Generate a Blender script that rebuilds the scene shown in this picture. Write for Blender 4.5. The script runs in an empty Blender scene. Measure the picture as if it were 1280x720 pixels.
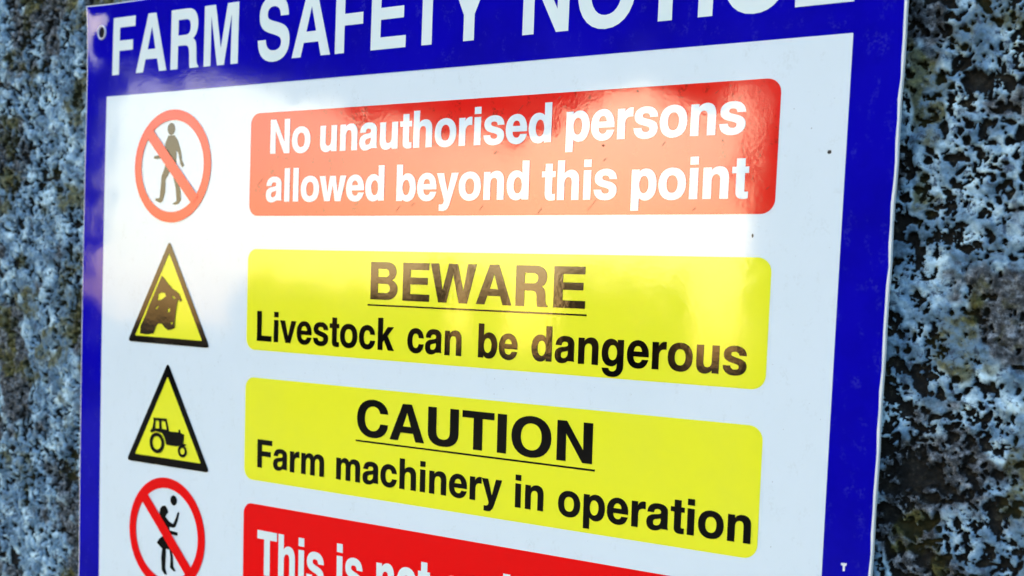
import bpy, bmesh, math, random
import numpy as np
from mathutils import Vector, Matrix
from mathutils.geometry import tessellate_polygon

LEAN_DEG = 5.3
FSTOP = 9.0
SUN_AZ, SUN_EL = 209.0, 18.5
SKY = (1.8, 2.5, 5.0)         # air, dust, ozone
SKY_STRENGTH = 0.12
SUN_E, SUN_ANGLE, SUN_COL = 0.5, 10.0, (1.0, 0.92, 0.82)
EXPOSURE = 2.35
PRINT_ROUGH, PRINT_IOR, RIPPLE = 0.05, 1.42, 0.0002
WALL_COVER = 0.20
ADDED_TREES = [(198.0, 16.0, 5.15, 'unseen dark tree on the right, added to block sun and sky glare', 21, (-1.4, -.4, .6, 1.6, 2.6)), (238.0, 16.5, 4.7, 'unseen dark tree leaning in from the left, added to block sun and sky glare', 22, (-3.4, -2.4, -1.4, -.4, .6))]
ADDED_HEDGE = [(176, 199.6, 3.7, 3.7), (203.0, 209.2, 3.6, 3.5), (212.7, 213.6, 3.3, 3.3), (215.4, 217.5, 3.5, 3.2), (217.5, 226, 2.9, 2.7), (226, 250, 1.1, 1.1)]
# FOCAL in px of a 1280 px wide frame, solved from the sign's edges
FOCAL = 1422.255
CAM_ANG = (0.025632, 0.569707, 0.027908)
CAM_POS = (0.74113, 0.05965, -0.55201)
WARP = [[-0.000177, 0.000621], [0.000129, -0.00224], [-0.000101, 0.000269], [-0.002594, -0.002652], [-0.000474, -0.000438], [0.001067, 0.000119], [-0.002476, 0.000396], [-0.000552, -0.00057]]

S = bpy.context.scene
COL = S.collection
# The whole place leans: the old wall batters back a few degrees, and the sign with it.
LEAN = Matrix.Rotation(math.radians(-LEAN_DEG), 4, 'X')

# ------------------------------------------------------------------ camera
def cam_matrix():
    a, b, c = CAM_ANG
    ca, sa, cb, sb, cc, sc = math.cos(a), math.sin(a), math.cos(b), math.sin(b), math.cos(c), math.sin(c)
    Rx = Matrix(((1,0,0),(0,ca,-sa),(0,sa,ca))); Ry = Matrix(((cb,0,sb),(0,1,0),(-sb,0,cb))); Rz = Matrix(((cc,-sc,0),(sc,cc,0),(0,0,1)))
    R = Rz @ Rx @ Ry
    w = lambda r: Vector((r[0], r[2], -r[1]))
    right, down, fwd = w(R[0]), w(R[1]), w(R[2])
    M = Matrix.Identity(4)
    for i, v in enumerate((right, -down, -fwd)):
        for k in range(3): M[k][i] = v[k]
    M.translation = Vector((CAM_POS[0], CAM_POS[2], -CAM_POS[1]))
    return M
cam_data = bpy.data.cameras.new('camera')
cam_data.sensor_width = 36; cam_data.lens = FOCAL / 1280 * 36; cam_data.clip_start = 0.01; cam_data.clip_end = 2000
cam = bpy.data.objects.new('camera', cam_data); COL.objects.link(cam)
CAM_LOCAL = cam_matrix()
cam.matrix_world = LEAN @ CAM_LOCAL
cam_data.dof.use_dof = True; cam_data.dof.aperture_fstop = FSTOP
focus = Vector((0.42, 0, -0.08))
cam_data.dof.focus_distance = abs((CAM_LOCAL.inverted() @ focus).z)
S.camera = cam

# ------------------------------------------------------------------ sky and sun
# the sun stands high behind trees added to block it, so the wall and the sign are in open shade
az, el = math.radians(SUN_AZ), math.radians(SUN_EL)
sun_dir = Vector((math.sin(az)*math.cos(el), math.cos(az)*math.cos(el), math.sin(el)))
world = bpy.data.worlds.new('World'); S.world = world; world.use_nodes = True
nt = world.node_tree
sky = nt.nodes.new('ShaderNodeTexSky'); sky.sky_type = 'NISHITA'; sky.sun_disc = False
sky.sun_elevation = el; sky.sun_rotation = az
sky.air_density, sky.dust_density, sky.ozone_density = SKY
nt.links.new(sky.outputs[0], nt.nodes['Background'].inputs[0])
nt.nodes['Background'].inputs[1].default_value = SKY_STRENGTH
sl = bpy.data.lights.new('sun', 'SUN'); sl.energy = SUN_E; sl.angle = math.radians(SUN_ANGLE); sl.color = SUN_COL
sun = bpy.data.objects.new('sun', sl); COL.objects.link(sun)
sun.rotation_euler = sun_dir.to_track_quat('Z', 'Y').to_euler()
S.view_settings.view_transform = 'Standard'; S.view_settings.look = 'None'
S.view_settings.gamma = 1; S.view_settings.use_curve_mapping = False
S.view_settings.exposure = EXPOSURE

# ------------------------------------------------------------------ helpers
def link(o, parent=None, **kw):
    COL.objects.link(o)
    if parent is not None: o.parent = parent
    for k, v in kw.items(): o[k] = v
    return o
def node_mat(name, color, rough=0.4, spec=0.5):
    m = bpy.data.materials.new(name); m.use_nodes = True
    b = m.node_tree.nodes['Principled BSDF']
    b.inputs['Base Color'].default_value = (*color, 1); b.inputs['Roughness'].default_value = rough
    b.inputs['Specular IOR Level'].default_value = spec
    return m, m.node_tree, b
def N(t, kind, **kw):
    n = t.nodes.new(kind)
    for k, v in kw.items():
        if k in n.inputs: n.inputs[k].default_value = v
        else: setattr(n, k, v)
    return n
def ramp(t, src, stops):
    r = t.nodes.new('ShaderNodeValToRGB'); e = r.color_ramp.elements
    while len(e) < len(stops): e.new(0.5)
    for x, (p, c) in zip(e, stops): x.position = p; x.color = (*c, 1) if not isinstance(c, (int, float)) else (c, c, c, 1)
    t.links.new(src, r.inputs[0]); return r
def mixc(t, fac, a, b, mode='MIX'):
    m = t.nodes.new('ShaderNodeMix'); m.data_type = 'RGBA'; m.blend_type = mode
    for sock, v in ((m.inputs[0], fac), (m.inputs[6], a), (m.inputs[7], b)):
        if isinstance(v, (int, float)): sock.default_value = v
        elif isinstance(v, tuple): sock.default_value = (*v, 1)
        else: t.links.new(v, sock)
    return m.outputs[2]

def print_mat(name, color, dirt=0.0, dirt_col=(0.12, 0.03, 0.01), fade=0.0, fade_col=(0.3, 0.3, 0.6), fade_scale=18, rough=PRINT_ROUGH):
    """glossy sign print: base ink, blotchy fading, specks of dirt, the slight ripple of a moulded sheet"""
    m, t, b = node_mat(name, color, rough)
    b.inputs['IOR'].default_value = PRINT_IOR
    tc = N(t, 'ShaderNodeNewGeometry')
    base = None
    n1 = N(t, 'ShaderNodeTexNoise', Scale=fade_scale, Detail=6.0, Roughness=0.65); t.links.new(tc.outputs['Position'], n1.inputs['Vector'])
    r1 = ramp(t, n1.outputs['Fac'], [(0.42, 0.0), (0.75, 1.0)])
    mf = N(t, 'ShaderNodeMath', operation='MULTIPLY'); t.links.new(r1.outputs[0], mf.inputs[0]); mf.inputs[1].default_value = fade
    base = mixc(t, mf.outputs[0], color, fade_col)
    if dirt > 0:
        n2 = N(t, 'ShaderNodeTexNoise', Scale=160.0, Detail=3.0, Roughness=0.6)
        mp = N(t, 'ShaderNodeMapping'); mp.inputs['Scale'].default_value = (1.0, 1.0, 0.55); mp.inputs['Rotation'].default_value = (0, 0.5, 0)
        t.links.new(tc.outputs['Position'], mp.inputs['Vector']); t.links.new(mp.outputs[0], n2.inputs['Vector'])
        r2 = ramp(t, n2.outputs['Fac'], [(0.56, 0.0), (0.68, 1.0)])
        n3 = N(t, 'ShaderNodeTexNoise', Scale=700.0, Detail=2.0); t.links.new(tc.outputs['Position'], n3.inputs['Vector'])
        r3 = ramp(t, n3.outputs['Fac'], [(0.45, 0.0), (0.62, 1.0)])
        a = N(t, 'ShaderNodeMath', operation='MULTIPLY'); t.links.new(r2.outputs[0], a.inputs[0]); t.links.new(r3.outputs[0], a.inputs[1])
        c = N(t, 'ShaderNodeMath', operation='MULTIPLY'); t.links.new(a.outputs[0], c.inputs[0]); c.inputs[1].default_value = dirt
        base = mixc(t, c.outputs[0], base, dirt_col)
    t.links.new(base, b.inputs['Base Color'])
    # ripple and smears
    n4 = N(t, 'ShaderNodeTexNoise', Scale=22.0, Detail=2.0, Roughness=0.4); t.links.new(tc.outputs['Position'], n4.inputs['Vector'])
    n5 = N(t, 'ShaderNodeTexNoise', Scale=420.0, Detail=2.0); t.links.new(tc.outputs['Position'], n5.inputs['Vector'])
    b1 = N(t, 'ShaderNodeBump', Strength=1.0, Distance=RIPPLE); t.links.new(n4.outputs['Fac'], b1.inputs['Height'])
    b2 = N(t, 'ShaderNodeBump', Strength=1.0, Distance=0.000012); t.links.new(n5.outputs['Fac'], b2.inputs['Height']); t.links.new(b1.outputs[0], b2.inputs['Normal'])
    t.links.new(b2.outputs[0], b.inputs['Normal'])
    n6 = N(t, 'ShaderNodeTexNoise', Scale=35.0, Detail=5.0); t.links.new(tc.outputs['Position'], n6.inputs['Vector'])
    mr = N(t, 'ShaderNodeMapRange'); mr.inputs['From Min'].default_value = 0.3; mr.inputs['From Max'].default_value = 0.7
    mr.inputs['To Min'].default_value = rough * 0.8; mr.inputs['To Max'].default_value = rough * 1.5
    t.links.new(n6.outputs['Fac'], mr.inputs['Value']); t.links.new(mr.outputs[0], b.inputs['Roughness'])
    return m

BLUE = print_mat('blue_ink', (0.004, 0.002, 0.43), fade=0.55, fade_col=(0.003, 0.002, 0.20), dirt=0.10, dirt_col=(0.15, 0.15, 0.5))
WHITE = print_mat('white_ink', (0.72, 0.81, 0.90), fade=0.35, fade_col=(0.66, 0.76, 0.82), dirt=0.12, dirt_col=(0.35, 0.38, 0.36))
TITLEW = print_mat('title_white_ink', (0.74, 0.83, 0.86), fade=0.5, fade_col=(0.64, 0.76, 0.78))
RED = print_mat('red_ink', (0.86, 0.003, 0.004), fade=0.15, fade_col=(0.70, 0.01, 0.01))
RED_DIRTY = print_mat('scuffed_red_ink', (0.80, 0.016, 0.012), dirt=0.75, dirt_col=(0.24, 0.010, 0.002), fade=0.35, fade_col=(0.72, 0.04, 0.012))
YELLOW = print_mat('yellow_ink', (0.87, 0.86, 0.028), fade=0.3, fade_col=(0.78, 0.80, 0.07))
BLACK = print_mat('black_ink', (0.002, 0.002, 0.0025))
EDGE = print_mat('white_plastic_edge', (0.82, 0.82, 0.84), rough=0.45)

# ------------------------------------------------------------------ the sheet the sign is printed on
def warp(x, y):
    u, v = (x - 0.3) / 0.3, (y - 0.09) / 0.2
    u = max(-1.05, min(1.05, u)); v = max(-1.1, min(1.2, v))
    f = (1, u, v, u*v, u*u, v*v, u*u*v, u*v*v)
    return x + sum(a*b[0] for a, b in zip(f, WARP)), y + sum(a*b[1] for a, b in zip(f, WARP))
SCREWS = [(0.0165, -0.1008), (0.5835, -0.1005), (0.0165, 0.325), (0.5835, 0.325)]
OUT = (0.0, -0.1213, 0.6, 0.346)          # left, top, right, bottom of the board in sheet coordinates
def bend(x, y):
    """screws pull the sheet in; the corners beyond them spring forward"""
    d = 0.0
    for sx, sy in SCREWS[:1] + SCREWS[2:3]:
        r2 = (x - sx)**2 + (y - sy)**2
        d += 0.0007 * math.exp(-r2 / (0.011**2))
        cx = OUT[0]; cy = OUT[1] if sy < 0 else OUT[3]
        q = math.hypot(x - cx, (y - cy) * 0.55)
        d -= 0.0024 * max(0.0, 1 - q / 0.034)**2.0
    return d
def place(x, y, layer=0.0):
    """sheet coordinates (metres, y down) to the wall's own frame"""
    X, Y = warp(x, y)
    return Vector((X, bend(x, y) - layer, -Y))

def mesh_obj(name, verts, faces, mats, parent=None, mi=None, smooth=False, **kw):
    me = bpy.data.meshes.new(name); me.from_pydata([tuple(v) for v in verts], [], faces)
    for m in (mats if isinstance(mats, list) else [mats]): me.materials.append(m)
    if mi: me.polygons.foreach_set('material_index', mi)
    if smooth: me.polygons.foreach_set('use_smooth', [True] * len(me.polygons))
    me.update()
    return link(bpy.data.objects.new(name, me), parent, **kw)

def resample(pts, step):
    out = []
    for i, p in enumerate(pts):
        q = pts[(i+1) % len(pts)]; n = max(1, int(math.hypot(q[0]-p[0], q[1]-p[1]) / step))
        out += [(p[0] + (q[0]-p[0])*k/n, p[1] + (q[1]-p[1])*k/n) for k in range(n)]
    return out
def ink(name, shapes, mat, layer, parent, step=0.02, **kw):
    """flat print on the sheet: shapes = list of [outer, hole, hole...] in sheet metres"""
    V, F = [], []
    for sh in shapes:
        sh = [resample(c, step) for c in sh]
        tri = tessellate_polygon([[Vector((p[0], -p[1], 0)) for p in c] for c in sh])
        base = len(V); flat = [p for c in sh for p in c]
        V += [place(p[0], p[1], layer) for p in flat]
        for a, b, c in tri:
            p, q, r = (V[base+k] for k in (a, b, c))
            if (q.x-p.x)*(r.z-p.z) - (q.z-p.z)*(r.x-p.x) < 0: b, c = c, b    # face out of the wall (-Y)
            F.append((base+a, base+b, base+c))
    return mesh_obj(name, V, F, mat, parent, **kw)

def flatten(contour, n=7):
    out = []
    for p in contour:
        if len(p) == 2: out.append(p)
        else:
            x0, y0 = out[-1]; x1, y1, x2, y2, x3, y3 = p
            for k in range(1, n+1):
                t = k/n; a = 1-t
                out.append((a**3*x0+3*a*a*t*x1+3*a*t*t*x2+t**3*x3, a**3*y0+3*a*a*t*y1+3*a*t*t*y2+t**3*y3))
    if math.hypot(out[0][0]-out[-1][0], out[0][1]-out[-1][1]) < 1: out.pop()
    return out
def fatten(P, w):
    """move an outline outwards by w (negative: shrink), a little less up and down than sideways"""
    if not w: return P
    n = len(P); A = sum(P[i][0]*P[(i+1) % n][1] - P[(i+1) % n][0]*P[i][1] for i in range(n))
    sg = 1 if A > 0 else -1; out = []
    for i in range(n):
        a, b, c = Vector(P[i-1]), Vector(P[i]), Vector(P[(i+1) % n])
        d1, d2 = (b-a).normalized(), (c-b).normalized()
        n1, n2 = Vector((d1.y, -d1.x))*sg, Vector((d2.y, -d2.x))*sg
        m = n1 + n2; k = max(0.35, (m.length_squared)/2)
        m = m / k
        out.append((b.x + m.x*w, b.y + m.y*w*0.45))
    return out
def word(text, x0, x1, base, cap, mat, parent, layer, track=0, bold=0, name='lettering', **kw):
    """letters between x0 and x1 (mm) standing on the line y=base, capitals cap mm high"""
    pen = 0; glyphs = []
    for ch in text:
        if ch == ' ': pen += 250; continue
        g = GL[ch]; adv = g[0]
        groups = [[fatten(flatten(c), bold if i == 0 else -bold) for i, c in enumerate(grp)] for grp in g[1:]]
        glyphs.append([[[(pen + p[0], p[1]) for p in c] for c in grp] for grp in groups])
        pen += adv + track
    xs = [p[0] for g in glyphs for grp in g for c in grp for p in c]
    a, b = min(xs), max(xs)
    sx = (x1 - x0) / (b - a) / 1000; sy = cap / 718 / 1000
    shapes = [[[(x0/1000 + (p[0]-a)*sx, base/1000 - p[1]*sy) for p in c] for c in grp] for g in glyphs for grp in g]
    return ink(name, shapes, mat, layer, parent, step=1.0, **kw)
def round_rect(x0, y0, x1, y1, r, n=8):
    P = []
    for cx, cy, a0 in ((x1-r, y0+r, -90), (x1-r, y1-r, 0), (x0+r, y1-r, 90), (x0+r, y0+r, 180)):
        for k in range(n+1):
            a = math.radians(a0 + 90*k/n); P.append((cx + r*math.cos(a), cy + r*math.sin(a)))
    return P
def ell(cx, cy, rx, ry, n=48, a0=0, a1=360):
    full = a1 - a0 >= 360
    return [(cx + rx*math.cos(math.radians(a0+(a1-a0)*k/n)), cy + ry*math.sin(math.radians(a0+(a1-a0)*k/n))) for k in range(n if full else n+1)]
mm = lambda pts: [(p[0]/1000, p[1]/1000) for p in pts]
def round_poly(P, r, n=5):
    out = []
    for i, p in enumerate(P):
        a = Vector(P[i-1]) - Vector(p); b = Vector(P[(i+1) % len(P)]) - Vector(p); p = Vector(p)
        ang = a.angle(b); d = r / math.tan(ang/2); s = p + a.normalized()*d; e = p + b.normalized()*d
        for k in range(n+1):
            t = k/n; q = s*(1-t)**2 + p*2*t*(1-t) + e*t*t; out.append((q.x, q.y))
    return out

GL = {  # bold grotesque letters drawn by hand: (advance, outer contour, inner contours); ('c', x1,y1,x2,y2,x,y) is a bezier to x,y
'A': (722, [[(20,0),(276,718),(447,718),(702,0),(546,0),(495,159),(228,159),(176,0)], [(268,277),(455,277),(362,560)]]),
'B': (722, [[(73,0),(73,718),(432,718),(560,718,632,640,632,528),(632,455,590,405,531,378),(615,355,664,290,664,206),(664,80,570,0,420,0)], [(224,430),(410,430),(460,430,489,462,489,512),(489,565,460,595,405,595),(224,595)], [(224,123),(400,123),(480,123,511,158,511,214),(511,275,475,309,403,309),(224,309)]]),
'C': (722, [[(684,478),(666,640,550,737,373,737),(160,737,44,580,44,360),(44,140,160,-19,373,-19),(560,-19,675,90,686,262),(538,262),(520,165,460,109,375,109),(250,109,195,225,195,360),(195,495,250,609,375,609),(455,609,515,570,532,478)]]),
'E': (667, [[(73,0),(73,718),(621,718),(621,593),(224,593),(224,440),(597,440),(597,317),(224,317),(224,125),(636,125),(636,0)]]),
'F': (611, [[(73,0),(73,718),(583,718),(583,593),(224,593),(224,424),(537,424),(537,300),(224,300),(224,0)]]),
'I': (278, [[(64,0),(64,718),(214,718),(214,0)]]),
'L': (611, [[(76,0),(76,718),(227,718),(227,128),(583,128),(583,0)]]),
'M': (833, [[(69,0),(69,718),(291,718),(417,200),(543,718),(765,718),(765,0),(627,0),(627,590),(485,0),(349,0),(207,590),(207,0)]]),
'N': (722, [[(69,0),(69,718),(219,718),(513,220),(513,718),(654,718),(654,0),(504,0),(210,500),(210,0)]]),
'O': (778, [[(389,737),(180,737,44,590,44,359),(44,130,180,-19,389,-19),(598,-19,734,130,734,359),(734,590,598,737,389,737)], [(389,609),(520,609,583,500,583,359),(583,220,520,109,389,109),(258,109,195,220,195,359),(195,500,258,609,389,609)]]),
'R': (722, [[(76,0),(76,718),(440,718),(570,718,649,645,649,525),(649,440,610,380,543,355),(610,330,620,290,625,200),(632,90,628,35,672,18),(672,0),(497,0),(485,30,483,80,481,150),(479,245,455,281,375,281),(227,281),(227,0)], [(227,403),(393,403),(465,403,500,440,500,500),(500,565,465,595,395,595),(227,595)]]),
'S': (667, [[(605,497),(600,650,500,737,340,737),(170,737,62,655,62,514),(62,370,160,335,300,302),(430,270,482,255,482,197),(482,140,425,106,346,106),(245,106,185,150,183,235),(38,235),(42,70,150,-19,335,-19),(520,-19,630,70,630,213),(630,345,550,388,420,420),(260,458,207,465,207,523),(207,585,255,614,325,614),(405,614,458,580,463,497)]]),
'T': (611, [[(14,593),(14,718),(597,718),(597,593),(381,593),(381,0),(230,0),(230,593)]]),
'U': (722, [[(69,718),(69,250),(69,70,180,-19,361,-19),(542,-19,652,70,652,250),(652,718),(501,718),(501,260),(501,160,450,109,361,109),(272,109,220,160,220,260),(220,718)]]),
'W': (944, [[(6,718),(163,718),(254,220),(389,718),(555,718),(690,220),(781,718),(938,718),(766,0),(606,0),(472,528),(338,0),(178,0)]]),
'Y': (667, [[(15,718),(187,718),(334,433),(481,718),(652,718),(409,266),(409,0),(258,0),(258,266)]]),
'a': (556, [[(532,0),(376,0),(368,12,364,30,362,50),(320,5,260,-14,190,-14),(95,-14,29,45,29,145),(29,250,95,295,210,310),(320,324,362,330,362,372),(362,410,335,430,275,430),(220,430,190,410,182,352),(47,352),(55,480,150,540,280,540),(440,540,500,480,500,385),(500,110),(500,50,508,32,532,18)], [(362,262),(340,240,290,232,235,220),(185,210,168,190,168,150),(168,108,192,85,238,85),(315,85,362,130,362,210)]]),
'b': (611, [[(65,0),(65,718),(205,718),(205,463),(239,510,291,538,361,538),(491,538,577,430,577,265),(577,110,501,-14,361,-14),(291,-14,236,10,200,66),(200,0)], [(321,424),(395,424,437,350,437,262),(437,170,395,100,321,100),(247,100,205,170,205,262),(205,350,247,424,321,424)]]),
'c': (556, [[(522,330),(510,460,420,540,290,540),(120,540,34,420,34,258),(34,95,130,-14,285,-14),(425,-14,510,70,526,190),(390,190),(378,130,345,100,288,100),(205,100,174,165,174,260),(174,360,205,424,288,424),(345,424,378,395,386,330)]]),
'd': (611, [[(546,0),(411,0),(411,66),(375,10,320,-14,250,-14),(110,-14,34,110,34,265),(34,430,120,538,250,538),(320,538,372,510,406,463),(406,718),(546,718)], [(290,424),(216,424,174,350,174,262),(174,170,216,100,290,100),(364,100,406,170,406,262),(406,350,364,424,290,424)]]),
'e': (556, [[(524,222),(170,222),(172,140,215,95,290,95),(335,95,368,118,382,160),(518,160),(490,50,410,-14,285,-14),(120,-14,30,90,30,258),(30,430,130,540,285,540),(440,540,535,410,524,222)], [(172,316),(382,316),(374,390,340,430,280,430),(220,430,180,390,172,316)]]),
'g': (611, [[(546,524),(411,524),(411,458),(375,512,320,538,252,538),(115,538,34,425,34,262),(34,105,110,-5,250,-5),(320,-5,370,20,406,70),(406,5),(406,-70,365,-112,290,-112),(240,-112,202,-90,196,-48),(50,-48),(62,-160,160,-217,292,-217),(450,-217,546,-130,546,25)], [(290,420),(216,420,174,350,174,266),(174,180,216,112,290,112),(364,112,406,180,406,266),(406,350,364,420,290,420)]]),
'h': (611, [[(65,0),(65,718),(205,718),(205,455),(240,510,300,540,375,540),(490,540,546,465,546,350),(546,0),(406,0),(406,315),(406,385,380,422,315,422),(245,422,205,375,205,300),(205,0)]]),
'i': (278, [[(69,0),(69,524),(209,524),(209,0)]], [[(69,596),(69,718),(209,718),(209,596)]]),
'k': (556, [[(69,0),(69,718),(209,718),(209,337),(366,524),(535,524),(353,324),(549,0),(383,0),(257,226),(209,175),(209,0)]]),
'l': (278, [[(69,0),(69,718),(209,718),(209,0)]]),
'm': (889, [[(65,0),(65,524),(200,524),(200,452),(230,510,285,540,345,540),(405,540,450,510,476,452),(510,510,565,540,638,540),(760,540,824,480,824,350),(824,0),(684,0),(684,325),(684,390,660,424,600,424),(545,424,514,385,514,315),(514,0),(375,0),(375,325),(375,390,350,424,292,424),(235,424,205,385,205,315),(205,0)]]),
'n': (611, [[(65,0),(65,524),(200,524),(200,450),(240,510,300,540,375,540),(490,540,546,465,546,350),(546,0),(406,0),(406,315),(406,385,380,422,315,422),(245,422,205,375,205,300),(205,0)]]),
'o': (611, [[(305,540),(130,540,34,430,34,262),(34,95,130,-14,305,-14),(480,-14,577,95,577,262),(577,430,480,540,305,540)], [(305,424),(400,424,437,350,437,262),(437,175,400,100,305,100),(210,100,174,175,174,262),(174,350,210,424,305,424)]]),
'p': (611, [[(65,-194),(65,524),(200,524),(200,458),(236,514,291,538,361,538),(501,538,577,414,577,259),(577,94,491,-14,361,-14),(291,-14,239,14,205,61),(205,-194)], [(321,424),(395,424,437,350,437,262),(437,170,395,100,321,100),(247,100,205,170,205,262),(205,350,247,424,321,424)]]),
'r': (389, [[(64,0),(64,524),(197,524),(197,430),(230,500,275,538,345,538),(373,536),(373,391),(335,394),(245,394,204,345,204,265),(204,0)]]),
's': (556, [[(519,366),(510,480,420,540,284,540),(140,540,47,480,47,378),(47,270,140,245,255,218),(340,200,378,185,378,150),(378,112,340,92,288,92),(230,92,180,115,176,166),(34,166),(42,45,135,-14,284,-14),(430,-14,522,55,522,160),(522,260,440,290,330,315),(232,338,188,350,188,383),(188,420,225,435,276,435),(340,435,372,412,380,366)]]),
't': (333, [[(106,524),(106,664),(246,664),(246,524),(321,524),(321,428),(246,428),(246,150),(246,110,255,100,290,100),(321,102),(321,0),(300,-6,270,-8,240,-8),(145,-8,106,30,106,110),(106,428),(24,428),(24,524)]]),
'u': (611, [[(546,524),(546,0),(411,0),(411,74),(371,14,311,-16,236,-16),(121,-16,65,59,65,174),(65,524),(205,524),(205,209),(205,139,231,102,296,102),(366,102,406,149,406,224),(406,524)]]),
'v': (556, [[(11,524),(163,524),(279,155),(394,524),(545,524),(357,0),(199,0)]]),
'w': (778, [[(6,524),(154,524),(234,165),(315,524),(463,524),(544,165),(624,524),(772,524),(622,0),(475,0),(389,350),(303,0),(156,0)]]),
'y': (556, [[(10,524),(165,524),(282,155),(392,524),(544,524),(341,-50),(300,-165,260,-208,160,-208),(75,-203),(75,-90),(118,-93),(180,-93,208,-50,208,-2)]]),
}
ICON = {
'man': [[93.3,-22.2],[100.0,-22.3],[103.7,-18.5],[107.3,-10.3],[108.3,-4.6],[110.9,-0.7],[108.5,0.5],[106.5,-1.9],[104.6,-8.9],[102.2,-11.8],[102.6,-0.6],[105.3,10.7],[107.6,17.7],[108.2,23.4],[105.8,25.9],[102.3,26.8],[99.1,26.1],[103.6,24.0],[102.3,14.9],[98.8,5.0],[95.7,3.5],[91.6,9.1],[91.5,17.6],[89.0,23.9],[86.9,25.3],[81.1,23.6],[81.4,22.0],[85.7,21.8],[86.5,14.7],[87.3,6.2],[90.3,0.6],[91.5,-6.2],[84.8,-6.3],[81.6,-5.9],[78.3,-6.5],[79.4,-8.2],[85.7,-8.7],[90.5,-10.7],[90.3,-16.4]],
'manhead': [[96.5,-26.8],[100.5,-26.6],[96.3,-31.1]],
'slash1': [[72.5,-20.5],[78.1,-26.0],[125.0,20.0],[118.7,26.2]],
'slash2': [[67.6,249.4],[73.7,241.1],[129.0,275.7],[121.5,283.1]],
'girl': [[92.7,248.2],[98.0,247.7],[101.6,250.3],[105.4,251.5],[107.8,247.3],[110.1,242.4],[112.0,242.6],[110.2,248.6],[107.9,253.3],[105.4,254.2],[101.7,253.9],[101.7,256.4],[105.5,256.6],[110.3,256.8],[110.4,259.2],[107.1,259.3],[103.1,258.9],[103.9,262.1],[106.5,268.3],[104.0,269.8],[105.7,275.0],[106.3,281.5],[108.8,284.2],[106.7,284.8],[102.6,282.7],[103.0,275.4],[101.9,270.1],[98.3,270.1],[98.1,276.2],[97.7,283.9],[99.6,287.9],[96.9,288.3],[93.9,285.6],[93.2,276.9],[94.2,270.6],[88.4,267.0],[90.8,263.9],[94.9,261.2],[94.0,254.6],[92.3,252.1]],
'girlhead': [[93.8,240.1],[97.0,239.4],[99.2,241.3],[100.4,243.9],[98.3,245.8],[97.2,248.2],[93.4,248.6],[91.0,246.2],[91.6,242.2]],
'ball': [[105.8,234.8],[109.3,234.4],[105.7,231.2]],
'bull': [[90.2,76.8],[93.1,78.9],[96.9,82.3],[101.7,85.7],[106.3,87.6],[109.2,89.7],[111.7,93.7],[109.8,94.6],[108.0,92.6],[106.9,95.7],[105.8,100.8],[104.7,108.3],[104.8,113.4],[102.4,114.1],[97.8,115.2],[94.0,113.3],[91.1,110.9],[86.8,111.1],[84.6,113.7],[82.4,118.3],[75.2,119.3],[67.8,119.0],[68.3,113.9],[72.9,106.6],[77.5,98.1],[82.1,90.4],[86.1,83.9]],
'bulleye': [[86.4,94.6],[86.8,90.2],[90.5,88.5],[94.3,89.3],[94.9,91.4],[90.7,93.8]],
'tractor': [[83.4,178.3],[97.8,177.8],[100.4,186.5],[110.2,186.4],[110.5,184.3],[112.0,184.3],[112.4,186.6],[116.4,187.5],[115.3,193.8],[118.4,194.0],[117.7,195.1],[109.8,196.0],[108.0,196.4],[97.8,196.4],[95.8,191.3],[92.9,188.4],[86.3,187.8],[82.1,189.1],[80.2,188.3],[82.8,185.6],[84.2,180.4]],
'win1': [[86.1,180.1],[89.7,180.0],[90.0,185.5],[85.7,185.6]],
'win2': [[92.2,179.9],[96.3,180.0],[97.9,185.6],[92.7,185.5]],
'wheelr': [[87.8,195.9],[95.7,195.1],[87.6,188.5],[92.5,195.4],[87.7,191.2]],
'wheelf': [[114.5,199.2],[119.2,198.8],[114.4,194.8],[116.9,199.0],[114.4,196.9]],
}
ICON['tri1'] = [[97.3,51.9],[54.2,125.2],[140.4,125.4],[97.3,60.8],[62.2,120.7],[132.6,120.9]]
ICON['tri2'] = [[98.0,137.9],[54.9,211.5],[142.0,211.3],[98.0,148.0],[64.0,206.0],[133.2,205.8]]

# ------------------------------------------------------------------ the wall
rng = np.random.default_rng(7)
def lattice_noise(X, Z, scale, seed):
    """smooth value noise, C1 interpolation, X and Z in metres"""
    g = np.random.default_rng(seed).random((256, 256)).astype(np.float32)
    x = X/scale + 1000.3; z = Z/scale + 1000.7
    xi = np.floor(x).astype(int); zi = np.floor(z).astype(int); fx = x-xi; fz = z-zi
    fx = fx*fx*fx*(fx*(fx*6-15)+10); fz = fz*fz*fz*(fz*(fz*6-15)+10)
    a = g[xi & 255, zi & 255]; b = g[(xi+1) & 255, zi & 255]; c = g[xi & 255, (zi+1) & 255]; d = g[(xi+1) & 255, (zi+1) & 255]
    return (a*(1-fx)+b*fx)*(1-fz) + (c*(1-fx)+d*fx)*fz
def fbm(X, Z, scale, seed, octs=4, gain=0.5):
    out = 0; amp = 1; tot = 0
    for k in range(octs):
        out = out + amp*lattice_noise(X + 0.013*k, Z - 0.007*k, scale/2**k, seed+k); tot += amp; amp *= gain
    return out/tot
def sstep(a, b, x):
    t = np.clip((x-a)/(b-a), 0, 1); return t*t*(3-2*t)
def axis(segs):
    out = [segs[0][0]]
    for a, b, st in segs:
        n = max(1, int(round((b-a)/st))); out += list(a + (b-a)*np.arange(1, n+1)/n)
    return np.array(out)
wx = axis([(-1.6, -0.5, 0.02), (-0.5, -0.18, 0.004), (-0.18, 0.03, 0.0008), (0.03, 0.57, 0.009), (0.57, 0.70, 0.00055), (0.70, 0.82, 0.003), (0.82, 2.2, 0.02)])
wz = axis([(-1.6, -0.42, 0.02), (-0.42, -0.34, 0.003), (-0.34, 0.16, 0.00065), (0.16, 0.26, 0.003), (0.26, 1.1, 0.02)])
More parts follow.
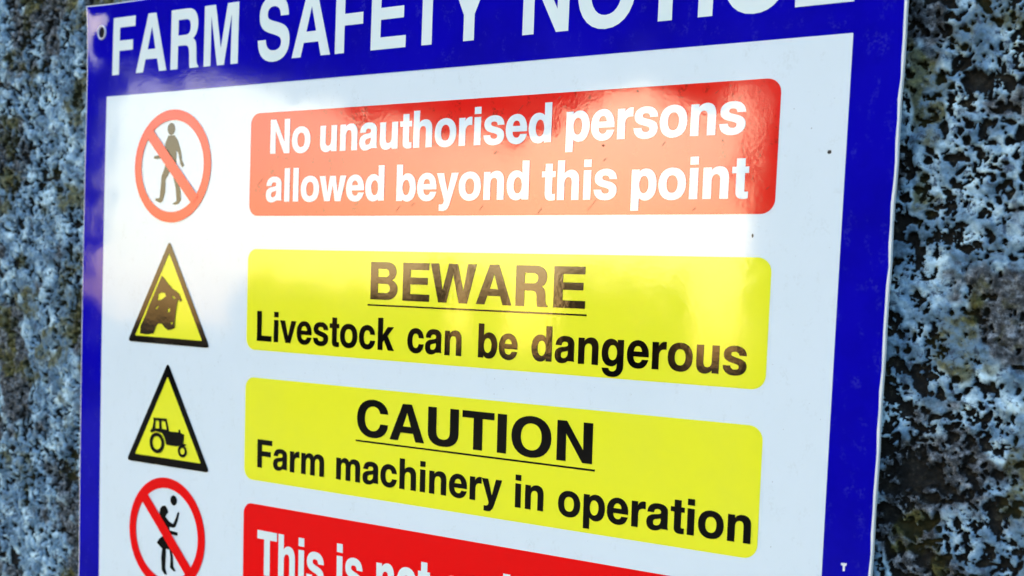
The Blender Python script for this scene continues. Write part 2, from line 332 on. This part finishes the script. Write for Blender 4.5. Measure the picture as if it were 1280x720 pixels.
WX, WZ = np.meshgrid(wx, wz, indexing='ij')
# domain-warp so nothing reads as a grid
qx = WX + 0.0045*(fbm(WX, WZ, 0.010, 50, 2)-0.5); qz = WZ + 0.0045*(fbm(WX, WZ, 0.010, 60, 2)-0.5)
big = fbm(qx, qz, 0.06, 1, 4)
mid = fbm(qx, qz, 0.009, 11, 4, 0.6)
fine = fbm(qx, qz, 0.0038, 21, 3, 0.6)
speck = fbm(qx, qz, 0.0019, 27, 2, 0.6)
ridge = 1 - np.abs(2*fbm(qx, qz, 0.011, 31, 3, 0.55) - 1)
right = sstep(0.3, 0.62, WX)
pitv = 0.55*fine + 0.34*mid + 0.14*big + 0.12*speck                 # low value = hole
edge = np.exp(-np.maximum(WX-0.598, 0)/0.009) * (WX > 0.55)   # shadow beside the board, put into the wall colour as extra dark pits
core = (WX > -0.18) & (WX < 0.70) & ((WX < 0.03) | (WX > 0.57))
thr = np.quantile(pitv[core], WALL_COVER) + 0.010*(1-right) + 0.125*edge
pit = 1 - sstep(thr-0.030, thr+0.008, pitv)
pit = pit * (1 - 0.9*sstep(0.56, 0.66, speck) * (pitv > thr-0.09))     # crumbs of crust left standing in the holes
spots = np.zeros_like(WX)
cl = np.random.default_rng(77)
def near(cx, cz): return big[min(len(wx)-1, int(np.searchsorted(wx, cx))), min(len(wz)-1, int(np.searchsorted(wz, cz)))]
for _ in range(7600):                                   # blow-holes, crowding together where the wall is rough
    cx, cz = (rng.uniform(0.595, 0.705), rng.uniform(-0.33, 0.16)) if rng.random() < 0.5 else (rng.uniform(-0.175, 0.015), rng.uniform(-0.33, 0.16))
    if rng.random() < 6.0*(near(cx, cz)-0.42): continue
    r = rng.choice([0.0007, 0.0011, 0.0016, 0.0023, 0.0034, 0.0060], p=[.34, .34, .21, .085, .020, .005])
    ix = np.searchsorted(wx, [cx-0.012, cx+0.012]); iz = np.searchsorted(wz, [cz-0.012, cz+0.012])
    sl_ = (slice(*ix), slice(*iz))
    an = rng.uniform(0, 3.14); ex = rng.uniform(0.75, 1.4)
    dx = qx[sl_]-cx; dz = qz[sl_]-cz; u = (dx*math.cos(an)+dz*math.sin(an))*ex; v = (-dx*math.sin(an)+dz*math.cos(an))/ex
    d = np.sqrt(u*u+v*v)/r + 1.5*(fine[sl_]-0.5)
    spots[sl_] = np.maximum(spots[sl_], 1 - sstep(0.70, 1.15, d))
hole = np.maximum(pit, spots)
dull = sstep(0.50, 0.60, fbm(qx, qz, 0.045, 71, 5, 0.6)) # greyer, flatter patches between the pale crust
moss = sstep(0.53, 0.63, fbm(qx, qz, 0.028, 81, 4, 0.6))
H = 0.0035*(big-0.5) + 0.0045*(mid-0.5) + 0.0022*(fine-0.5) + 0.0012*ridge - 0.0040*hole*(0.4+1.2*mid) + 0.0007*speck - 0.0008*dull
# broad unevenness, so the wall is not a sheet
H += 0.006*(fbm(WX, WZ, 0.25, 91, 2)-0.5)
WY = 0.0170 - H
nx, nz = WX.shape
co = np.stack([WX, WY, WZ], -1).reshape(-1, 3).astype(np.float32)
idx = np.arange(nx*nz).reshape(nx, nz)
quad = np.stack([idx[:-1, :-1], idx[1:, :-1], idx[1:, 1:], idx[:-1, 1:]], -1).reshape(-1, 4)
# the wall has a back, a top and ends: a closed block 0.35 m thick
co = list(map(tuple, co.tolist()))
def build_wall():
    me = bpy.data.meshes.new('stone_wall')
    loop = list(idx[:, 0]) + list(idx[-1, 1:]) + list(idx[-2::-1, -1]) + list(idx[0, -2:0:-1])
    n0 = len(co); back = [(co[i][0], 0.36, co[i][2]) for i in loop]
    allco = np.array(co + back, dtype=np.float32)
    sides = [(loop[(k+1) % len(loop)], loop[k], n0+k, n0+(k+1) % len(loop)) for k in range(len(loop))]
    q = np.concatenate([quad, np.array(sides)])
    nb = len(loop); nl = len(q)*4 + nb
    me.vertices.add(len(allco)); me.vertices.foreach_set('co', allco.ravel())
    me.loops.add(nl); me.polygons.add(len(q)+1)
    lv = np.concatenate([q.ravel(), np.arange(n0+nb-1, n0-1, -1)]).astype(np.int32)
    me.loops.foreach_set('vertex_index', lv)
    st = np.concatenate([np.arange(len(q))*4, [len(q)*4]]).astype(np.int32)
    me.polygons.foreach_set('loop_start', st)
    sm = np.zeros(len(q)+1, bool); sm[:len(quad)] = True
    me.polygons.foreach_set('use_smooth', sm)
    me.update(calc_edges=True); me.validate()
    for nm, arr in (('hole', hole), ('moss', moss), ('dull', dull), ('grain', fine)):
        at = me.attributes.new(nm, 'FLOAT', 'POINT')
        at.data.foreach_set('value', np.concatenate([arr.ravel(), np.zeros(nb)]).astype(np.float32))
    return me
wm, t, b = node_mat('weathered_roughcast', (0.4, 0.45, 0.5), 0.85, 0.3)
geo = N(t, 'ShaderNodeNewGeometry')
def attr(n): return N(t, 'ShaderNodeAttribute', attribute_name=n).outputs['Fac']
nA = N(t, 'ShaderNodeTexNoise', Scale=260.0, Detail=6.0, Roughness=0.7); t.links.new(geo.outputs['Position'], nA.inputs['Vector'])
nB = N(t, 'ShaderNodeTexNoise', Scale=70.0, Detail=5.0, Roughness=0.65); t.links.new(geo.outputs['Position'], nB.inputs['Vector'])
nC = N(t, 'ShaderNodeTexNoise', Scale=900.0, Detail=3.0, Roughness=0.7); t.links.new(geo.outputs['Position'], nC.inputs['Vector'])
crust = ramp(t, nB.outputs['Fac'], [(0.34, (0.06, 0.12, 0.19)), (0.47, (0.15, 0.27, 0.41)), (0.66, (0.52, 0.72, 0.84))])
crust2 = mixc(t, ramp(t, nA.outputs['Fac'], [(0.38, 1.0), (0.47, 0.0)]).outputs[0], crust.outputs[0], (0.045, 0.075, 0.13))
dullc = ramp(t, nA.outputs['Fac'], [(0.38, (0.012, 0.016, 0.02)), (0.51, (0.06, 0.072, 0.09)), (0.66, (0.24, 0.29, 0.35))])
c1 = mixc(t, attr('dull'), crust2, dullc.outputs[0])
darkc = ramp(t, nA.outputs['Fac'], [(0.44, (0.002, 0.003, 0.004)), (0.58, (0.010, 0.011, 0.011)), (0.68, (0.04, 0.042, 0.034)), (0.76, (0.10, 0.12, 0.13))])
mossc = ramp(t, nA.outputs['Fac'], [(0.35, (0.012, 0.014, 0.003)), (0.55, (0.075, 0.075, 0.012)), (0.72, (0.20, 0.20, 0.06))])
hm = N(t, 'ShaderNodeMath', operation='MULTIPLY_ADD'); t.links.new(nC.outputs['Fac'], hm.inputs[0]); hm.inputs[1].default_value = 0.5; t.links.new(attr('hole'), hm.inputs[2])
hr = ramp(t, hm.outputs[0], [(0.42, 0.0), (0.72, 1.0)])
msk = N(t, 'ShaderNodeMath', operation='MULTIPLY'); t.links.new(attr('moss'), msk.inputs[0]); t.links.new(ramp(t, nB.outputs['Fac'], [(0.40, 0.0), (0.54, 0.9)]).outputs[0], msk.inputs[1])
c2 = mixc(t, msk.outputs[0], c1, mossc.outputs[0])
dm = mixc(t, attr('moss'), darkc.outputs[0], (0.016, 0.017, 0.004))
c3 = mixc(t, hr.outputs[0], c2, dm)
t.links.new(c3, b.inputs['Base Color'])
bp = N(t, 'ShaderNodeBump', Strength=0.8, Distance=0.0006); t.links.new(nA.outputs['Fac'], bp.inputs['Height'])
bq = N(t, 'ShaderNodeBump', Strength=0.7, Distance=0.0002); t.links.new(nC.outputs['Fac'], bq.inputs['Height']); t.links.new(bp.outputs[0], bq.inputs['Normal'])
t.links.new(bq.outputs[0], b.inputs['Normal'])
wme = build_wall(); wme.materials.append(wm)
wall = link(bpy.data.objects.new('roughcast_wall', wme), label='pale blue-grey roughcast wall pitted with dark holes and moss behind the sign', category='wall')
wall.matrix_world = LEAN

# ------------------------------------------------------------------ ground; trees, hedge and shrubs added unseen to shape light and reflection
gm, t, b = node_mat('yard_earth', (0.03, 0.03, 0.02), 0.95, 0.2)
tcg = N(t, 'ShaderNodeNewGeometry'); ng = N(t, 'ShaderNodeTexNoise', Scale=1.5, Detail=8.0); t.links.new(tcg.outputs['Position'], ng.inputs['Vector'])
t.links.new(ramp(t, ng.outputs['Fac'], [(0.3, (0.015, 0.018, 0.008)), (0.7, (0.045, 0.04, 0.028))]).outputs[0], b.inputs['Base Color'])
mesh_obj('ground', [(-600, -600, -1.5), (600, -600, -1.5), (600, 600, -1.5), (-600, 600, -1.5)], [(0, 1, 2, 3)], gm, kind='structure')
def az_pos(deg, dist):
    a = math.radians(deg); return Vector((math.sin(a)*dist, math.cos(a)*dist, 0))
barkm, _, _ = node_mat('bark', (0.06, 0.05, 0.04), 0.9, 0.2)
leafm, t, b = node_mat('dense_leaves', (0.02, 0.028, 0.012), 0.8, 0.2)
def leafy(name, blobs, n, size, parent, seed):
    """leaf-clump faces scattered through ellipsoids (centre, radii)"""
    r = random.Random(seed); V, F = [], []
    vol = [b_[1][0]*b_[1][1]*b_[1][2] for b_ in blobs]
    for _ in range(n):
        c, rad = r.choices(blobs, vol)[0]
        d = Vector((r.gauss(0, 1), r.gauss(0, 1), r.gauss(0, 1))).normalized() * r.random()**0.45
        p = Vector((c[0]+d.x*rad[0], c[1]+d.y*rad[1], c[2]+d.z*rad[2]))
        u = Vector((r.gauss(0, 1), r.gauss(0, 1), r.gauss(0, 1))).normalized(); w = u.cross(Vector((r.gauss(0, 1), r.gauss(0, 1), r.gauss(0, 1)))).normalized()
        s = size * r.uniform(0.6, 1.4); k = len(V)
        V += [p-u*s, p+w*s*0.6, p+u*s, p-w*s*0.6]; F.append((k, k+1, k+2, k+3))
    return mesh_obj(name, V, F, leafm, parent)
def tree(az, dist, trunk_h, crown, label, seed):
    base = az_pos(az, dist); base.z = -1.5
    root = link(bpy.data.objects.new('added_tree', None), label=label, category='tree', group='unseen trees added to shape the gloss reflection')
    root.location = base
    r = random.Random(seed); n = 9; V, F = [], []
    rings = 7
    for i in range(rings):
        h = trunk_h*1.25*i/(rings-1); rr = 0.28*(1-0.5*i/(rings-1)) + (0.12 if i == 0 else 0)
        ox = 0.15*math.sin(i*1.1+seed); oy = 0.12*math.cos(i*0.9+seed)
        V += [(ox+rr*math.cos(2*math.pi*k/n), oy+rr*math.sin(2*math.pi*k/n), h) for k in range(n)]
    for i in range(rings-1):
        for k in range(n): F.append((i*n+k, i*n+(k+1) % n, (i+1)*n+(k+1) % n, (i+1)*n+k))
    for q in range(6):
        a = r.uniform(0, 6.28); L = r.uniform(1.5, 3); k0 = len(V); z0 = trunk_h*r.uniform(0.9, 1.2)
        for s, rr in ((0, .12), (1, .04)):
            V += [(math.cos(a)*L*s + rr*math.cos(2.1*k), math.sin(a)*L*s + rr*math.sin(2.1*k), z0 + s*L*0.7) for k in range(3)]
        for k in range(3): F.append((k0+k, k0+(k+1) % 3, k0+3+(k+1) % 3, k0+3+k))
    mesh_obj('trunk', V, F, barkm, root, smooth=True)
    leafy('crown', crown, 9500, 0.34, root, seed)
for (az_, dist, th, lab, sd, ks) in ADDED_TREES:  # unseen trees, added to block the sun and darken the title's reflection
    rr = random.Random(sd); side = az_pos(az_, 1).cross(Vector((0, 0, 1)))
    lo = th
    blobs = [((side.x*k*2.1 + rr.uniform(-.4, .4), side.y*k*2.1 + rr.uniform(-.4, .4), lo + 2.2 + rr.uniform(-.15, .3) + (0.2 if abs(k) > 1 else 0)), (2.0, 2.0, 2.2)) for k in ks]
    blobs += [((side.x*k*2.0, side.y*k*2.0, lo + 4.6 + rr.uniform(-.3, .5)), (2.3, 2.3, 2.2)) for k in ks[1:-1]]
    blobs += [((side.x*(k+.5)*2.1, side.y*(k+.5)*2.1, lo + 1.15 + rr.uniform(-.15, .15)), (1.5, 1.5, 0.9)) for k in ks]
    tree(az_, dist, th, blobs, lab, sd)
hroot = link(bpy.data.objects.new('added_hedge', None), label='unseen ragged hedge added to cut the sky reflection in the lower gloss', category='hedge')
hb = []
hr_ = random.Random(5)
for a0, a1, h0, h1 in ADDED_HEDGE:      # azimuth span and height: gaps and bushes of the added hedge shape the sky reflection
    nk = max(1, int((a1-a0)/0.5))
    for k in range(nk+1):
        p = az_pos(a0 + (a1-a0)*k/nk + hr_.uniform(-.1, .1), 26 + hr_.uniform(-.6, .6)); h = (h0 + (h1-h0)*k/nk) * hr_.uniform(0.88, 1.08)
        hb.append(((p.x, p.y, -1.5 + h*0.5), (0.26, 0.26, h*0.5)))
leafy('foliage', hb, 26000, 0.11, hroot, 9)

for lab_, azs, sd_ in (('unseen tall shrub added to darken the gloss at the right', (180, 185, 190, 194.5), 31), ('unseen tall shrub added to darken the gloss at the far left', (236.8, 241), 32)):  # unseen shrubs, added to keep sky glare off the blue borders
    added_thicket = link(bpy.data.objects.new('added_shrub', None), label=lab_, category='shrub', group='unseen shrubs added to darken the gloss')
    leafy('foliage', [((az_pos(a_, 13).x, az_pos(a_, 13).y, -1.5 + z_), (1.0, 1.0, 1.3)) for a_ in azs for z_ in (1.0, 2.6, 4.0)], 1300*len(azs), 0.26, added_thicket, sd_)


# ------------------------------------------------------------------ the sign
sign = link(bpy.data.objects.new('farm_safety_sign', None),
            label='blue-bordered white farm safety notice board with red and yellow warning panels', category='sign')
sign.matrix_world = LEAN

def build_board():
    xs = axis([(0, 0.05, 0.002), (0.05, 0.55, 0.02), (0.55, 0.6, 0.003)])
    ys = axis([(OUT[1], -0.07, 0.002), (-0.07, 0.27, 0.01), (0.27, OUT[3], 0.003)])
    rj = random.Random(3); nx, ny = len(xs), len(ys)
    jit = {}
    V, F, MI = [], [], []
    T = 0.0036; RIM = 0.0010
    xs = np.concatenate([[xs[0]], [xs[0]+RIM], xs[1:-1], [xs[-1]-RIM], [xs[-1]]]); ys = np.concatenate([[ys[0]], [ys[0]+RIM*0.6], ys[1:-1], [ys[-1]-RIM], [ys[-1]]])
    nx, ny = len(xs), len(ys)
    wob = [0.00014*math.sin(j*1.3) + rj.uniform(-0.00012, 0.00012) for j in range(ny)]
    for side in (0, 1):
        for i, x in enumerate(xs):
            for j, y in enumerate(ys):
                xx = x + (wob[j] if i >= nx-1 else (wob[j]*0.5 if i == 0 else (wob[j]*1.2 + 0.0002*math.sin(j*2.7) if i == nx-2 else 0)))
                p = place(xx, y)
                if side: p.y += T
                elif i in (0, nx-1) or j in (0, ny-1): p.y += 0.0003        # eased edge
                V.append(p)
    f = lambda s, i, j: s*nx*ny + i*ny + j
    for i in range(nx-1):
        for j in range(ny-1):
            F.append((f(0,i,j), f(0,i,j+1), f(0,i+1,j+1), f(0,i+1,j)))
            MI.append(1 if i in (0, nx-2) or j in (0, ny-2) else 0)
            F.append((f(1,i,j), f(1,i+1,j), f(1,i+1,j+1), f(1,i,j+1))); MI.append(1)
    for i in range(nx-1):
        F.append((f(0,i,0), f(0,i+1,0), f(1,i+1,0), f(1,i,0))); F.append((f(0,i,ny-1), f(1,i,ny-1), f(1,i+1,ny-1), f(0,i+1,ny-1))); MI += [1, 1]
    for j in range(ny-1):
        F.append((f(0,0,j), f(1,0,j), f(1,0,j+1), f(0,0,j+1))); F.append((f(0,nx-1,j), f(0,nx-1,j+1), f(1,nx-1,j+1), f(1,nx-1,j))); MI += [1, 1]
    o = mesh_obj('board', V, F, [BLUE, EDGE], sign, MI, label='royal blue rigid plastic board with a bare white edge')
    return o
board = build_board()
L1, L2, L3, L4 = 0.0002, 0.0004, 0.0006, 0.0008

field = ink('white_field', [[round_rect(0.0244, -0.0532, 0.576, 0.322, 0.0004, 2)]], WHITE, L1, sign, step=0.004)
for txt, x0, x1 in (('FARM', 30, 161), ('SAFETY', 179.5, 367), ('NOTICE', 388.5, 575.5)):
    word(txt, x0, x1, -68.6, 41.5, TITLEW, sign, L1, bold=4, name='title_lettering', label='large white capitals reading ' + txt)

def panel(y0, y1, mat, lines, label, under=None, tcol=None, x0=175.5, x1=542.1, r=7.5):
    p = ink('message_panel', [[round_rect(x0/1000, y0/1000, x1/1000, y1/1000, r/1000)]], mat, L2, sign, step=0.01, label=label)
    for (txt, a, b_, base, cap) in lines:
        word(txt, a, b_, base, cap, tcol, p, L3, bold=(15 if tcol is not BLACK else 9), label=('white' if tcol in (TITLEW, WHITE) else 'black') + ' lettering reading ' + txt)
    if under:
        a, b_, y, th = under
        ink('underline', [[mm([(a, y), (b_, y), (b_, y+th), (a, y+th)])]], tcol, L3, p, step=0.01)
    return p
panel(-34.0, 34.5, RED_DIRTY, [('No', 194, 229.6, -6.8, 22), ('unauthorised', 238.0, 410.5, -6.9, 22), ('persons', 420, 524.5, -6.8, 22),
      ('allowed', 191, 291.8, 25.0, 21.5), ('beyond', 301.5, 397, 25.3, 21.8), ('this', 405.5, 453.1, 25.9, 21.8), ('point', 461.8, 527.7, 26.3, 21.8)],
      'topmost red panel with scuffs and brown dirt specks', tcol=WHITE)
panel(56.6, 124.1, YELLOW, [('BEWARE', 283, 436.3, 86.5, 23.1), ('Livestock', 185.4, 302.8, 117.8, 19.8), ('can', 313.1, 353.6, 117.9, 19.8),
      ('be', 365.7, 393.1, 117.8, 19.8), ('dangerous', 402.5, 531.6, 117.3, 19.8)], 'yellow panel with the word BEWARE', under=(281, 437.6, 89.7, 1.0), tcol=BLACK)
panel(142.6, 211.3, YELLOW, [('CAUTION', 274.5, 444.3, 172.5, 22.5), ('Farm', 187.8, 247.6, 202.2, 18.6), ('machinery', 257.9, 385.4, 202.2, 18.6),
      ('in', 394.5, 413.7, 202.8, 18.8), ('operation', 423.4, 538.3, 203.6, 19.0)], 'yellow panel with the word CAUTION', under=(273.7, 446.3, 175.4, 1.1), tcol=BLACK)
panel(227.2, 296.0, RED, [('This', 189, 248.9, 273.6, 29.2), ('is', 259.8, 281.4, 272.6, 29.2), ('not', 292.6, 334.6, 272.0, 29.2), ('a playground', 344.0, 530.0, 272.0, 29.2)],
      'lowest red panel cut by the bottom of the view', tcol=TITLEW)

def prohibition(cx, cy, r, ri, slash, figure_name, shapes, label):
    ring = ink('prohibition_symbol', [[mm(ell(cx, cy, r, r, 72)), mm(ell(cx, cy, ri, ri, 72))]], RED_SYM, L3, sign, step=1, label=label)
    ink(figure_name, shapes, BLACK, L2, ring, step=1)
    ink('slash_bar', [[mm(slash)]], RED_SYM, L4, ring, step=1)
RED_SYM = RED
import itertools
def slash_pts(cx, cy, r, a, w):
    """a bar across the disc, its ends following the ring's inner edge"""
    ca, sa = math.cos(math.radians(a)), math.sin(math.radians(a)); h = math.sqrt(r*r - w*w/4)
    return [(cx + ca*s - sa*t_, cy + sa*s + ca*t_) for s, t_ in ((-h, -w/2), (h, -w/2), (h, w/2), (-h, w/2))]
I = ICON
def e_of(k, i=0):  # ellipse stored as centre, right, top
    c, rr, tt = I[k][i], I[k][i+1], I[k][i+2]
    return (c[0], c[1], abs(rr[0]-c[0]), abs(tt[1]-c[1]))
prohibition(98.2, -0.6, 39.8, 32.4, slash_pts(98.4, -0.4, 34.5, 44.5, 8.4), 'walking_figure',
            [[mm(I['man'])], [mm(ell(*e_of('manhead'), 20))]], 'round no-entry symbol with a walking figure, washed pale by glare')
prohibition(98.6, 259.4, 39.8, 32.4, slash_pts(98.8, 259.4, 34.5, 45.0, 8.2), 'child_figure',
            [[mm(I['girl'])], [mm(I['girlhead'])], [mm(ell(*e_of('ball'), 20))]], 'round red symbol barring a child throwing a ball')
def triangle(key, figure, fname, label):
    a, bl, br, ia, ibl, ibr = I[key]
    out = round_poly([a, br, bl], 2.2); inn = round_poly([ia, ibr, ibl], 0.6)
    tr = ink('warning_triangle', [[mm(out), mm(inn)]], BLACK, L3, sign, step=1, label=label)
    ink('yellow_face', [[mm(round_poly([(ia[0], ia[1]-1), (ibr[0]+1, ibr[1]+.6), (ibl[0]-1, ibl[1]+.6)], 0.5))]], YELLOW, L2, tr, step=1)
    ink(fname, figure, BLACK, L4, tr, step=1)
triangle('tri1', [[mm(I['bull']), mm(I['bulleye']), mm(ell(98.3, 101.0, 1.3, 1.5, 10)), mm([(84.0, 100.5), (86.8, 98.2), (87.6, 98.8), (85.2, 101.3)]), mm([(101.8, 90.6), (104.6, 92.2), (104.2, 93.2), (101.5, 91.8)]), mm([(100.2, 109.6), (102.6, 109.2), (102.4, 110.6), (100.4, 110.9)])]], 'bull_silhouette', 'upper yellow triangle with a bull head')
def ring_sh(k):
    c = I[k][0]; return [mm(ell(c[0], c[1], abs(I[k][1][0]-c[0]), abs(I[k][2][1]-c[1]), 28)), mm(ell(c[0], c[1], abs(I[k][3][0]-c[0]), abs(I[k][4][1]-c[1]), 28))]
triangle('tri2', [[mm(I['tractor']), mm(I['win1']), mm(I['win2'])], ring_sh('wheelr'), ring_sh('wheelf')], 'tractor_silhouette', 'lower yellow triangle with a tractor')

# specks of dirt on the print
sm_, _, _ = node_mat('speck', (0.01, 0.01, 0.012), 0.6)
ps, _, _ = node_mat('pale_chip', (0.7, 0.72, 0.8), 0.5)
rs = random.Random(11)
def blob(x, y, r, st=1.0):
    return [[(x/1000 + r/1000*math.cos(a)*rs.uniform(.75, 1.15), y/1000 + r*st/1000*math.sin(a)*rs.uniform(.75, 1.15)) for a in [k*math.pi/4.5 for k in range(9)]]]
ink('dirt_speck', [blob(567.9, 4.2, 1.1)], sm_, 0.0003, sign, step=1)
ink('dirt_speck', [blob(531.2, 45.7, .55, 2.2)], sm_, 0.0003, sign, step=1)
small = [blob(rs.uniform(30, 572), rs.choice([rs.uniform(-50, -37), rs.uniform(37, 54), rs.uniform(127, 140), rs.uniform(214, 225)]), rs.uniform(.12, .3), rs.uniform(.8, 2)) for _ in range(26)]
small += [blob(rs.uniform(545, 574), rs.uniform(-50, 290), rs.uniform(.12, .35)) for _ in range(16)]
ink('dirt_flecks', small, print_mat('dust', (0.35, 0.38, 0.42)), 0.0003, sign, step=1, kind='stuff')
ink('paint_chip', [[mm([(585.4, 206.2), (588.2, 206.0), (588.0, 207.2), (587.3, 207.6), (587.4, 210.0), (586.4, 210.2), (586.3, 207.6), (585.4, 207.2)])]], ps, 0.0003, sign, step=1)

# screws: a pale flanged collar round a dark recessed head
SCUFFS = [[185.9, 11.3, 2.6], [303.0, 30.5, 2.2], [314.3, 27.9, 1.3], [364.7, 30.2, 1.8], [389.4, -26.5, 2.4], [373.5, -1.9, 1.0], [443.7, -3.5, -1.3], [445.1, 4.2, 1.0],
          [438.3, 29.1, 3.6], [404.7, 32.3, 1.8], [512.7, -3.5, -2.0], [463.0, -32.0, -1.2], [508.2, -28.9, 1.0], [498.5, 32.0, 1.3], [479.6, -3.1, 1.2], [537.9, 21.4, 0.9], [414.9, -31.4, 0.9], [258.7, 18.4, 1.2]]
scuffm = print_mat('brown_scuff', (0.22, 0.012, 0.004), rough=0.4)
sc_sh = []
for x, y, l in SCUFFS:
    if l > 0: d = (l*0.62, -l*0.8)                       # short slanting scratch
    else: l = -l; d = (0.15, 0.15)
    w = 0.38 if l > 1.5 else 0.4 if d[0] != 0.15 else l*0.5
    sc_sh.append([[((x + d[0]*t_ + w*math.cos(a)*rs.uniform(.6, 1.2))/1000, (y + d[1]*t_ + w*math.sin(a)*rs.uniform(.6, 1.2))/1000) for a, t_ in ((0.6, 1), (1.6, .5), (2.6, -1), (3.7, -1), (4.7, -.4), (5.7, 1))]])
ink('scuff_marks', sc_sh, scuffm, 0.0005, sign, step=1, kind='stuff')
mt, _, mb = node_mat('galvanised_collar', (0.72, 0.70, 0.78), 0.3); mb.inputs['Metallic'].default_value = 0.0
dk, _, _ = node_mat('dark_screw_head', (0.003, 0.003, 0.006), 0.7, 0.1)
def screw(sx, sy):
    c = place(sx, sy); prof = [(4.6, 0.0), (4.6, 0.7), (4.3, 1.0), (3.8, 1.0), (3.5, 0.7), (3.45, 0.1)]
    n = 28; V = []; F = []
    for r, h in prof:
        for k in range(n):
            a = 2*math.pi*k/n; V.append((c.x + r/1000*math.cos(a), c.y - h/1000, c.z + r*1.2/1000*math.sin(a)))
    for i in range(len(prof)-1):
        for k in range(n):
            F.append((i*n+k, (i+1)*n+k, (i+1)*n+(k+1) % n, i*n+(k+1) % n))
    o = mesh_obj('screw_collar', V, F, mt, sign, smooth=True)
    V = [(c.x, c.y-0.0010, c.z)]; F = []
    for r, h in ((1.2, .3), (2.6, .3), (3.4, .15)):
        for k in range(n):
            a = 2*math.pi*k/n; V.append((c.x + r/1000*math.cos(a), c.y - h/1000, c.z + r*1.19/1000*math.sin(a)))
    V[0] = (c.x, c.y-0.0002, c.z)
    for k in range(n): F.append((0, 1+(k+1) % n, 1+k))
    for i in range(2):
        for k in range(n): F.append((1+i*n+k, 1+i*n+(k+1) % n, 1+(i+1)*n+(k+1) % n, 1+(i+1)*n+k))
    mesh_obj('screw_head', V, F, dk, o)
for sx, sy in SCREWS: screw(sx, sy)
